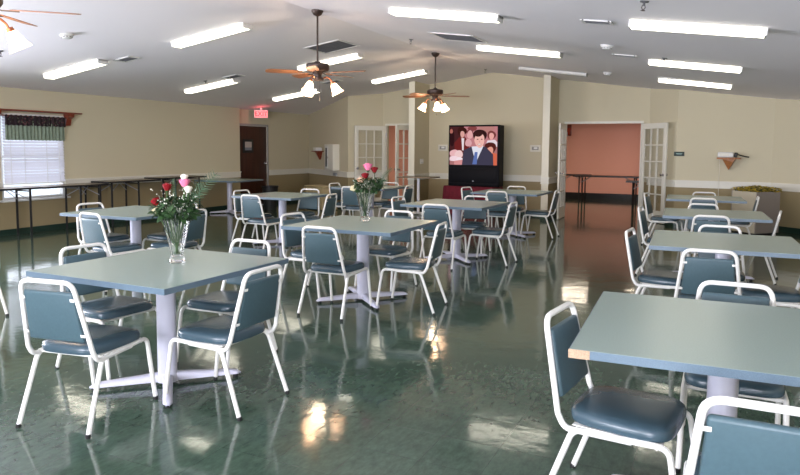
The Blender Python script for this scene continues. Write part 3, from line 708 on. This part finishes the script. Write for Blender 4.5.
# ---------------------------------------------------------------- ceiling fittings
def on_ceiling(o, x, y): o.location = (x, y, cz(x)-.001); o.rotation_euler = (0, tiltL if x < XRIDGE else tiltR, 0)
def vent(x, y, a, b, lab, slats=7, dark=True):
    root = empty('air_vent'); on_ceiling(root, x, y); tag(root, lab, 'air vent', 'air vents in the ceiling')
    f = MB()
    for s in (-1, 1): f.box((s*a/2, 0, -.006), (.03, b+.03, .012)); f.box((0, s*b/2, -.006), (a, .03, .012))
    f.obj('frame', M['white'], root)
    g = MB(); g.box((0, 0, -.002), (a, b, .003)); g.obj('grille', M['vent'], root)
    s_ = MB()
    for i in range(slats): s_.box((0, -b/2+b*(i+.5)/slats, -.007), (a, .012, .004), rot=Matrix.Rotation(.6, 3, 'X'))
    s_.obj('louvre', mat('grille_slat', (.16, .16, .17), .5), root)
vent(-5.65, 9.15, .62, .62, 'square return-air grille in the ceiling beside the nearer fan')
vent(-3.33, 8.73, .62, .62, 'square return-air grille in the ceiling right of the ridge', 7)
vent(-8.03, 9.60, .32, .22, 'small rectangular vent between two left ceiling lights', 4)
vent(-7.35, 11.9, .36, .2, 'small vent behind the nearer fan, above the exit-door corner', 4)
vent(-7.95, 7.15, .30, .20, 'small dark vent at the end of the nearest left light', 4)
vent(-1.12, 6.66, .26, .16, 'small vent left of the nearest right ceiling light', 4)
vent(-1.18, 9.2, .28, .12, 'small vent between two far right ceiling lights', 4)
vent(-.82, 11.85, .28, .12, 'small vent just before the farthest right ceiling light', 4)
def smoke(x, y, lab):
    root = empty('smoke_detector'); on_ceiling(root, x, y); tag(root, lab, 'smoke detector', 'smoke detectors')
    m = MB(); m.lathe([(0, 0), (.075, 0), (.078, -.012), (.066, -.030), (.058, -.034), (.055, -.045), (.03, -.052), (0, -.053)], (0, 0, 0), 24); m.obj('body', M['white'], root)
    m = MB()
    for k in range(10): R = Matrix.Rotation(k*pi/5, 3, 'Z'); m.box(R @ Vector((.060, 0, -.036)), (.006, .018, .006), rot=R)
    m.obj('sensing_slot', M['dark'], root)
smoke(-7.35, 5.68, 'round smoke detector above the leftmost ceiling light')
smoke(-1.28, 8.35, 'white round smoke detector left of the right-hand ceiling lights')
smoke(-1.80, 11.9, 'small white smoke detector near the opening to the salmon room')
def sprinkler(x, y, lab):
    root = empty('sprinkler'); on_ceiling(root, x, y); tag(root, lab, 'sprinkler', 'sprinkler heads')
    m = MB(); m.lathe([(0, 0), (.035, 0), (.033, -.008), (.010, -.012), (.010, -.035), (0, -.036)], (0, 0, 0), 16); m.obj('escutcheon', M['vent'], root)
    m = MB()
    for s in (-1, 1): m.tube([(s*.009, 0, -.03), (s*.014, 0, -.05), (0, 0, -.07)], .003, 6)
    m.lathe([(.0, -.068), (.018, -.070), (.018, -.073), (0, -.074)], (0, 0, 0), 12); m.obj('deflector', M['bronze'], root)
sprinkler(-4.40, 9.46, 'sprinkler head in the ceiling between the two ceiling fans')
sprinkler(-4.69, 13.95, 'sprinkler head in the ceiling directly over the television')
sprinkler(-.58, 5.55, 'sprinkler head at the top edge above the nearest right light')
sprinkler(-.69, 9.15, 'sprinkler head before the middle light of the far right line')
sprinkler(-8.55, 9.45, 'sprinkler head before the middle light of the far left line')
sprinkler(-6.0, 12.6, 'sprinkler head in front of the farthest inner left light')
sprinkler(-8.45, 5.55, 'sprinkler head under the leftmost fan shades')

# ---------------------------------------------------------------- exit signs
def exit_sign(loc, rz, lab):
    root = empty('exit_sign', loc, rz); tag(root, lab, 'exit sign', 'red lit exit signs')
    m = MB(); m.box((0, 0, 0), (.34, .045, .20), bev=.006); m.obj('housing', M['white'], root)
    m = MB(); m.box((0, -.024, 0), (.315, .004, .175)); m.obj('lit_panel', M['exitp'], root)
    text_mesh('EXIT', .15, 'exit_lettering', M['exitt'], root, (0, -.0275, 0), (pi/2, 0, 0))
    m = MB(); m.box((0, 0, .12), (.06, .03, .06)); m.obj('mounting_arm', M['white'], root)
exit_sign((-10.25, 13.28, cz(-10.25)-.15), .72, 'red lit exit sign hanging over the brown door')
l = bpy.data.lights.new('exit_glow', 'POINT'); l.energy = 1.2; l.color = (1, .1, .12); l.shadow_soft_size = .1
lo = bpy.data.objects.new('exit_glow', l); COL.objects.link(lo); lo.location = (-10.10, 13.13, cz(-10.2)-.12)

# ---------------------------------------------------------------- wall fittings
def thermo(x, lab):
    root = empty('wall_control', (x, YB, 1.49)); tag(root, lab, 'wall control', 'framed wall controls')
    m = MB(); m.box((0, -.012, 0), (.24, .024, .15), bev=.006); m.obj('cover', M['trim'], root)
    m = MB(); m.box((0, -.028, 0), (.15, .010, .075), bev=.003); m.obj('body', mat('grey_control_face', (.30, .30, .28), .5), root)
    m = MB(); m.box((.01, -.034, .005), (.08, .004, .04)); m.obj('display', M['white'], root)
thermo(-5.95, 'small white-framed wall control left of the television'); thermo(-3.72, 'small white-framed wall control between the television and right pillar')
root = empty('light_switch', (-6.315, 14.22, 1.17), pi/2); tag(root, 'white switch plate on the side of the left bay pillar', 'light switch')
m = MB(); m.box((0, -.004, 0), (.19, .008, .115), bev=.003); m.obj('plate', M['white'], root)
for s in (-1, 0, 1): m = MB(); m.box((s*.05, -.012, .0), (.010, .012, .024), rot=Matrix.Rotation(.4, 3, 'X')); m.obj('toggle', M['white'], root)
root = empty('room_sign', (-.72, 14.075, 1.40), math.atan2(-.10, 1.655)); tag(root, 'small dark sign plate beside the right glass-paned door', 'sign')
m = MB(); m.box((0, -.006, 0), (.19, .012, .085), bev=.003); m.obj('plate', M['green_sign'], root)
m = MB(); m.box((0, -.0125, .006), (.11, .002, .012)); m.box((0, -.0125, -.014), (.09, .002, .006)); m.obj('faint_lettering', mat('pale_green_ink', (.25, .40, .36), .5), root)

def bracket_shelf(loc, rz, lab):
    root = empty('bracket_shelf', loc, rz); tag(root, lab, 'shelf', 'small wooden bracket shelves')
    m = MB(); m.box((0, -.11, 0), (.40, .22, .028), bev=.006); m.obj('shelf_board', M['oak' if 'right' in lab else 'mah'], root)
    m = MB(); pr = [(-.12, -.014), (.12, -.014), (.085, -.07), (.045, -.15), (.0, -.22), (-.045, -.12)]
    a = [m.bm.verts.new((x_, -.012, z)) for x_, z in pr]; b_ = [m.bm.verts.new((x_*.9, -.15 if z > -.1 else -.06, z)) for x_, z in pr]
    m.bm.faces.new(a); m.bm.faces.new(b_[::-1])
    for i in range(6): m.bm.faces.new((a[i], b_[i], b_[(i+1) % 6], a[(i+1) % 6]))
    m.obj('bracket', M['oak' if 'right' in lab else 'mah'], root, smooth=False)
def projector(loc, rz, lab, sc=1):
    root = empty('speaker_unit', loc, rz); tag(root, lab, 'device', 'white boxes on the shelves')
    m = MB(); m.box((0, 0, .052*sc), (.27*sc, .18, .10*sc), bev=.02, seg=3); m.obj('body', M['white'], root)
    m = MB(); m.box((-.02*sc, -.092, .055*sc), (.16*sc, .004, .05*sc)); m.obj('front_panel', M['trim'], root)
sd = Vector((.10/1.66, 1.0)).normalized()
ra = math.atan2(-.10, 1.655)
bracket_shelf((.16, 14.01, 1.325), ra, 'wooden bracket shelf on the right wall above the planter')
projector((.10, 13.90, 1.340), ra, 'white plastic box on the right wooden bracket shelf')
root = empty('cable_bundle', (.27, 13.86, 1.340), ra); tag(root, 'black handset with cord lying beside the white box on the right shelf', 'device')
m = MB(); m.box((.0, 0, .05), (.06, .06, .09), bev=.015, rot=Matrix.Rotation(.3, 3, 'Y')); m.obj('handset', M['dark'], root)
m = MB(); m.tube(fillet([(.02, 0, .06), (.10, -.01, .035), (.16, -.02, .02), (.22, -.02, .012)], .03, 4), [.018]*2+[.012]*12 if False else .012, 8); m.obj('plug_lead', M['dark'], root)
root = empty('power_cord', (.0, 13.99, 0)); m = MB(); m.tube([(0, .0, 1.31), (.004, .02, 1.1), (.0, .0, .92), (.003, -.01, .6), (0, .0, .3), (0, .02, .2)], .0035, 6); m.obj('cord', M['trim'], root); tag(root, 'thin white cord hanging down the wall from the right shelf', 'cord')
dv = Vector((P2[0]-P1[0], P2[1]-P1[1])).normalized(); al = math.atan2(dv.y, dv.x)
def on_slant(t, off=0): p = Vector(P1)+dv*t; n = Vector((dv.y, -dv.x)); q = p+n*off; return q.x, q.y
x, y = on_slant(1.05); bracket_shelf((x, y, 1.37), al, 'reddish bracket shelf on the slanted wall left of the white cabinet')
x, y = on_slant(1.05, .11); projector((x, y, 1.385), al, 'white plastic box on the reddish left bracket shelf', .9)
x, y = on_slant(2.10); root = empty('wall_cabinet', (x, y, .90), al); tag(root, 'white extinguisher cabinet with dark glass slot mounted on the slanted wall', 'cabinet')
m = MB(); m.box((0, -.09, .33), (.62, .18, .66), bev=.006); cb = m.obj('body', M['trim'], root)
m = MB(); m.box((-.14, -.186, .33), (.20, .010, .58), bev=.003); dr = m.obj('door', M['white'], root)
m = MB(); m.box((-.14, -.193, .33), (.09, .004, .48)); m.obj('glass_slot', M['dark'], dr)
m = MB(); m.box((-.02, -.197, .33), (.012, .015, .06), bev=.003); m.obj('handle', M['steel'], dr)
root = empty('grey_outlet', (*on_slant(2.20), .80), al); tag(root, 'small grey plate under the white wall cabinet', 'plate')
m = MB(); m.box((0, -.045, 0), (.22, .03, .07), bev=.004); m.obj('plate', mat('grey_plate', (.30, .32, .33), .5), root)
# wall lamp in the salmon room
root = empty('wall_sconce', (-4.16, YP, 2.05)); tag(root, 'small red-brown wall sconce seen beside the open left door leaf', 'lamp')
m = MB(); m.box((0, -.02, 0), (.16, .04, .34), bev=.01); m.obj('back_plate', M['mah'], root)
m = MB(); m.lathe([(.05, -.10), (.07, 0), (.085, .10), (.08, .10), (.065, 0), (.0, -.09)], (0, -.12, -.04), 18); m.obj('shade', mat('red_glass', (.35, .04, .02), .1, spec=.8), root)
m = MB(); m.lathe([(0, -.03), (.03, 0), (0, .03)], (0, -.12, -.16), 10); m.obj('finial', M['steel'], root)

# ---------------------------------------------------------------- window dressing
wy = (W1[0]+W1[1])/2; wwd = W1[1]-W1[0]
root = empty('window_blind', (XL+.03, wy, 0)); tag(root, 'white horizontal slat blind lowered over the left window', 'blind')
hb = MB(); hb.box((0, 0, 1.97), (.05, wwd-.04, .04)); hb.obj('head_rail', M['white'], root)
sl = MB(); z = 1.93; i = 0
while z > .86:
    tlt = .80 + .10*sin(i*1.3); sl.box((0, 0, z), (.062, wwd-.05, .0015), rot=Matrix.Rotation(tlt, 3, 'Y') @ Matrix.Rotation(.004*sin(i*.9), 3, 'X')); z -= .05; i += 1
sl.obj('slats', M['blind'], root, smooth=False)
br = MB(); br.box((0, 0, z+.01), (.04, wwd-.05, .022), bev=.004); br.obj('bottom_rail', M['white'], root)
for yy in (-.44, -.2, .2, .44):
    cc = MB(); cc.tube([(.028, yy, 1.96), (.030, yy, z+.02)], .004, 6); cc.obj('ladder_cord', M['white'], root)
root = empty('valance', (XL+.06, wy+.0, 0)); tag(root, 'short gathered valance of dark floral band over sage green on the window', 'curtain')
def ruffle(y0, y1, z0, z1, amp, freq, x0):
    mb = MB(); mb.grid(lambda u, v: Vector((x0+amp*sin(u*freq*2*pi)+amp*.4*sin(u*freq*5.1), y0+(y1-y0)*u, z0+(z1-z0)*v+.006*sin(u*freq*2*pi))), 150, 3); return mb
ruffle(-.54, .53, 1.56, 1.84, .014, 16, .03).obj('green_skirt', M['valg'], root)
ruffle(-.55, .545, 1.80, 1.965, .012, 13, .05).obj('dark_band', M['valb'], root)
# pattern flecks of the dark band
pf = MB(); random.seed(3)
for k in range(60):
    yy = random.uniform(-.52, .52); zz = random.uniform(1.82, 1.94); r_ = random.uniform(.006, .016); pf.box((.067, yy, zz), (.003, r_*1.6, r_), rot=Matrix.Rotation(random.uniform(0, 3), 3, 'X'), mi=k % 2)
fl = pf.obj('floral_print', [mat('floral_dull_rose', (.16, .06, .07), .9), mat('floral_dull_green', (.10, .12, .08), .9)], root, smooth=False); fl['kind'] = 'stuff'
tb = MB(); tb.tube([(.03, -.58, 1.955), (.03, .58, 1.955)], .010, 8); tb.obj('curtain_rod', M['mah'], root)
root = empty('cornice_shelf', (XL, wy-.02, 2.03)); tag(root, 'mahogany shelf on two brackets above the left window', 'shelf')
m = MB(); m.box((.10, .0, .012), (.20, 1.68, .024), bev=.006); m.obj('shelf_board', M['mah'], root)
for yy in (-.66, .66):
    m = MB(); pr = [(0, 0), (.16, 0), (.15, -.05), (.08, -.09), (.05, -.20), (0, -.21)]
    a = [m.bm.verts.new((q, yy-.05, z_)) for q, z_ in pr]; b_ = [m.bm.verts.new((q, yy+.05, z_)) for q, z_ in pr]; m.bm.faces.new(a); m.bm.faces.new(b_[::-1])
    for i in range(6): m.bm.faces.new((a[i], b_[i], b_[(i+1) % 6], a[(i+1) % 6]))
    m.obj('bracket', M['mah'], root, smooth=False)

# ---------------------------------------------------------------- planter, bin, low cabinet
root = empty('planter_box', (.60, 13.25, 0), .80); tag(root, 'cream and grey rectangular planter box in the right rear corner, full of yellow flowers', 'planter')
m = MB()
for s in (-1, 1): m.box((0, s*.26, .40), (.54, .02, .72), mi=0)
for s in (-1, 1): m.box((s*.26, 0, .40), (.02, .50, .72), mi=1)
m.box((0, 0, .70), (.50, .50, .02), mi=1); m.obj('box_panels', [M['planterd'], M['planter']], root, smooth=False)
m = MB(); m.box((0, 0, .02), (.46, .46, .04)); m.obj('plinth', M['blackm'], root)
m = MB(); random.seed(11)
for k in range(1100):
    px, py = random.uniform(-.29, .29), random.uniform(-.29, .29); pz = .765+random.uniform(-.02, .10)*(1-max(abs(px), abs(py))/.6); a = random.uniform(0, 6.3); r_ = random.uniform(.012, .022)
    R = Matrix.Rotation(a, 3, 'Z') @ Matrix.Rotation(random.uniform(-.8, .8), 3, 'X'); mi = 0 if random.random() < .55 else 1
    c_ = Vector((px, py, pz)); n = 6
    m.quad([c_+R @ Vector((r_*(1.2 if mi else 1)*cos(2*pi*i/n), r_*(.6 if mi else 1)*sin(2*pi*i/n), .004*(i % 2))) for i in range(n)], mi=mi)
pf = m.obj('yellow_flowers', [M['yellow'], M['yleaf']], root, smooth=False); pf['kind'] = 'stuff'

root = empty('waste_bin', (-9.6, 12.75, 0)); tag(root, 'black waste bin standing by the brown door frame', 'bin')
m = MB(); m.lathe([(0, .0), (.15, 0), (.19, .52), (.20, .53), (.20, .55), (.18, .55), (.145, .02), (0, .02)], (0, 0, 0), 24); m.obj('bucket', M['dark'], root)
m = MB(); m.lathe([(.201, .52), (.207, .53), (.207, .555), (.196, .56)], (0, 0, 0), 24); m.obj('rim', M['blackm'], root)
root = empty('low_cabinet', (-8.55, 13.35, 0), -.5); tag(root, 'low beige cabinet beneath the slanted wall, partly behind the chairs', 'cabinet')
m = MB(); m.box((0, 0, .28), (.85, .40, .52), bev=.004); m.obj('body', M['beige'], root)
m = MB(); m.box((0, 0, .555), (.90, .44, .03), bev=.006); m.obj('top', M['beige'], root)
for s in (-1, 1): m = MB(); m.box((s*.205, -.205, .29), (.38, .014, .46), bev=.003); d_ = m.obj('door', M['beige'], root); m = MB(); m.box((s*.05, -.222, .33), (.015, .02, .09), bev=.003); m.obj('handle', M['grey'], d_)

# ---------------------------------------------------------------- vases and roses
def vase(x, y, z, lab, top=.085):
    root = empty('glass_vase', (x, y, z)); tag(root, lab, 'vase', 'clear fluted glass vases')
    out = [(0, 0), (.046, 0), (.049, .008), (.046, .022), (.038, .035), (.042, .07), (.056, .14), (.070, .20), (top*.93, .25), (top, .275)]
    inn = [(top-.004, .274), (top*.93-.005, .25), (.064, .20), (.050, .14), (.036, .075), (.030, .045), (0, .040)]
    m = MB(); m.lathe([(r*(1 if r else 1), h) for r, h in out+inn], (0, 0, 0), 48, flute=.022, flutes=12); m.obj('vase_body', M['vase'], root, angle=25)
    return root
def rose(pos, base, rr, pm, lab, group, tilt=(0, 0), half=None):
    """a bloom of spiralling petals on a stem that runs down into the vase"""
    root = empty('rose', pos); tag(root, lab, 'rose', group)
    m = MB(); R0 = Matrix.Rotation(tilt[0], 3, 'X') @ Matrix.Rotation(tilt[1], 3, 'Y')
    for k in range(15):
        lay_ = k/14; a = k*2.4; rad = rr*(.16+.84*lay_); hgt = rr*(1.25-.30*lay_); wd = 1.15+.5*lay_
        def fn(u, v, a=a, rad=rad, hgt=hgt, wd=wd, lay_=lay_):
            th = a+(u-.5)*wd*1.5; prof = sin(min(1, v*1.15)*pi/2)
            r_ = rad*(.25+.75*prof)*(1+ (.22*lay_)*max(0, v-.7)/.3) ; z = -rr*.75 + (hgt+rr*.75)*v*(1-.18*(2*(u-.5))**2) - .25*rr*lay_*max(0, v-.75)
            return R0 @ Vector((r_*cos(th), r_*sin(th), z))
        m.grid(fn, 5, 4)
    m.obj('petals', M[pm], root, angle=80)
    m = MB(); m.lathe([(0, -rr*.95), (rr*.28, -rr*.85), (rr*.45, -rr*.6), (rr*.3, -rr*.5)], (0, 0, 0), 10, R0)
    d = Vector(base)-Vector(pos); s0 = R0 @ Vector((0, 0, -rr*.85)); m.tube(fillet([s0, s0+(R0 @ Vector((0, 0, -.05))), d*.6+Vector((0, 0, .0)), d], .06, 4), .0032, 6); m.obj('stem', M['stem'], root)
    return root
def leaf(m, c, L, Wd, R, mi=0):
    def fn(u, v): w_ = Wd*sin(pi*min(.97, max(.03, u))**.8); return Vector(c)+R @ Vector((L*u, (v-.5)*w_, -.25*L*u*u+.15*abs(v-.5)*w_))
    m.grid(fn, 4, 2, mi)
def frond(m, p0, p1, n, Lf, mi=1, sag=.03):
    p0, p1 = Vector(p0), Vector(p1); d = (p1-p0).normalized(); sd_ = d.cross(Vector((.3, -.8, .2))).normalized()
    pts = [p0.lerp(p1, i/8)+Vector((0, 0, sag*sin(pi*i/8))) for i in range(9)]; m.tube(pts, .0014, 4, mi=mi)
    for i in range(n):
        u = .25+.73*i/n; c = p0.lerp(p1, u)+Vector((0, 0, sag*sin(pi*u))); l_ = Lf*sin(pi*(.2+.75*(u-.2)))
        for s in (-1, 1):
            e = c+(sd_*s*.85+d*.6).normalized()*l_; w_ = d*.0035; m.quad([c-w_, c+w_, e+w_*.3, e-w_*.3], mi=mi)
def bouquet(x, y, z, lab, spread, seed, fronds, ncl=260, ctr=(0, 0, .33)):
    random.seed(seed); m = MB()
    for k in range(ncl):
        a = random.uniform(0, 2*pi); rr_ = spread[0]*math.sqrt(random.random()); zz = ctr[2]+random.uniform(-1, 1)*spread[1]*(1-.5*(rr_/spread[0])**2)
        c = Vector((ctr[0]+rr_*cos(a), ctr[1]+rr_*sin(a), zz)); R = Matrix.Rotation(a+random.uniform(-.9, .9), 3, 'Z') @ Matrix.Rotation(random.uniform(-.9, .7), 3, 'Y') @ Matrix.Rotation(random.uniform(-.7, .7), 3, 'X')
        leaf(m, c, random.uniform(.032, .060), random.uniform(.022, .040), R)
    for f_ in fronds: frond(m, *f_)
    o = m.obj('greenery', [M['leaf'], M['fern']], None, loc=(x, y, z), angle=80); o['kind'] = 'stuff'; tag(o, lab+' leaves and fern sprays filling the vase', 'foliage')
    m = MB()
    for k in range(120):
        a = random.uniform(0, 2*pi); rr_ = (spread[0]+.02)*math.sqrt(random.random()); zz = ctr[2]+.03+random.uniform(-.5, 1.1)*spread[1]
        c = Vector((ctr[0]+rr_*cos(a), ctr[1]+rr_*sin(a), zz)); bmesh.ops.create_icosphere(m.bm, subdivisions=1, radius=random.uniform(.0025, .005), matrix=Matrix.Translation(c))
    for k in range(14):
        a = random.uniform(0, 2*pi); m.tube([(0, 0, .1), (ctr[0]+spread[0]*.8*cos(a), ctr[1]+spread[0]*.8*sin(a), ctr[2]+spread[1]*random.uniform(.2, 1))], .0008, 4)
    o = m.obj('babys_breath', [M['breath']], None, loc=(x, y, z)); o['kind'] = 'stuff'; tag(o, 'tiny white filler blossoms among '+lab+' leaves', 'flowers')
    m = MB()
    for k in range(12):
        a = k*2*pi/12+.2; m.tube([(.016*cos(a+2.6), .016*sin(a+2.6), .05), (.03*cos(a), .03*sin(a), .18), (.05*cos(a), .05*sin(a), .28)], .0028, 5)
    o = m.obj('cut_stems', [M['stem']], None, loc=(x, y, z)); o['kind'] = 'stuff'; tag(o, 'green cut stems standing inside the vase under '+lab+' leaves', 'stems')
V1 = (-3.03, 3.07, .751); V2 = (-3.14, 5.70, .751)
vase(*V1, 'clear glass vase with red and white roses on the nearest left table')
vase(*V2, 'clear glass vase with pink and peach roses on the middle table', .088)
# directions: rv = picture right, at the vase
def place(V, du, dz, dd=0):      # du metres to picture right, dz up from the table, dd towards the camera
    a = .4502; return (V[0]+du*cos(a)+dd*sin(a), V[1]+du*sin(a)-dd*cos(a), V[2]+dz)
G1 = 'roses in the nearer vase'; G2 = 'roses in the farther vase'
def b1(V, k): a = k*1.7; return (V[0]+.012*cos(a), V[1]+.012*sin(a), V[2]+.055)
rose(place(V1, -.045, .465, .03), b1(V1, 0), .027, 'red', 'upper red rose on the left of the nearer vase', G1)
rose(place(V1, -.105, .375, .05), b1(V1, 1), .028, 'red', 'lower red rose at far left of the nearer vase', G1, (.3, -.5))
rose(place(V1, .060, .49, .02), b1(V1, 2), .031, 'pinkp', 'large pink and white rose at the top of the nearer vase', G1)
rose(place(V1, .060, .525, .02), b1(V1, 5), .023, 'whitep', 'white rose topping the pink one in the nearer vase', G1)
rose(place(V1, .092, .452, .05), b1(V1, 3), .025, 'whitep', 'white rose right of the pink one in the nearer vase', G1)
rose(place(V1, -.104, .325, .06), b1(V1, 4), .020, 'cream', 'small cream rosebud low on the left of the nearer vase', G1, (.3, -.4))
rose(place(V2, .03, .525, .03), b1(V2, 0), .042, 'pinkp', 'big bright pink rose at the top of the farther vase', G2)
rose(place(V2, .095, .50, .04), b1(V2, 1), .033, 'red', 'red rose right of the pink one in the farther vase', G2)
rose(place(V2, .005, .44, .06), b1(V2, 2), .035, 'red', 'dark red rose below the pink one in the farther vase', G2)
rose(place(V2, -.035, .40, .06), b1(V2, 3), .034, 'peach', 'peach rose at the left of the farther vase', G2, (.2, -.3))
rose(place(V2, -.105, .32, .06), b1(V2, 4), .032, 'cream', 'cream rose drooping low at the left of the farther vase', G2, (.3, -.7))
def L(V, p): return tuple(Vector(p)-Vector(V))
bouquet(*V1, 'dark green rose', (.13, .085), 5, [((0, 0, .2), L(V1, place(V1, .26, .56)), 15, .06, 1, .03), ((0, 0, .2), L(V1, place(V1, .20, .48, .05)), 13, .055, 1, .03), ((0, 0, .2), L(V1, place(V1, -.015, .53)), 20, .022, 1, .0), ((0, 0, .2), L(V1, place(V1, .13, .50, -.05)), 13, .055, 1, .02)], 330, (0, 0, .335))
bouquet(*V2, 'fresh green rose', (.135, .085), 9, [((0, 0, .2), L(V2, place(V2, .27, .53)), 20, .035, 1, .02), ((0, 0, .2), L(V2, place(V2, .20, .42, .05)), 20, .045, 1, .02)], 300, tuple(Vector(L(V2, place(V2, .03, .35)))))
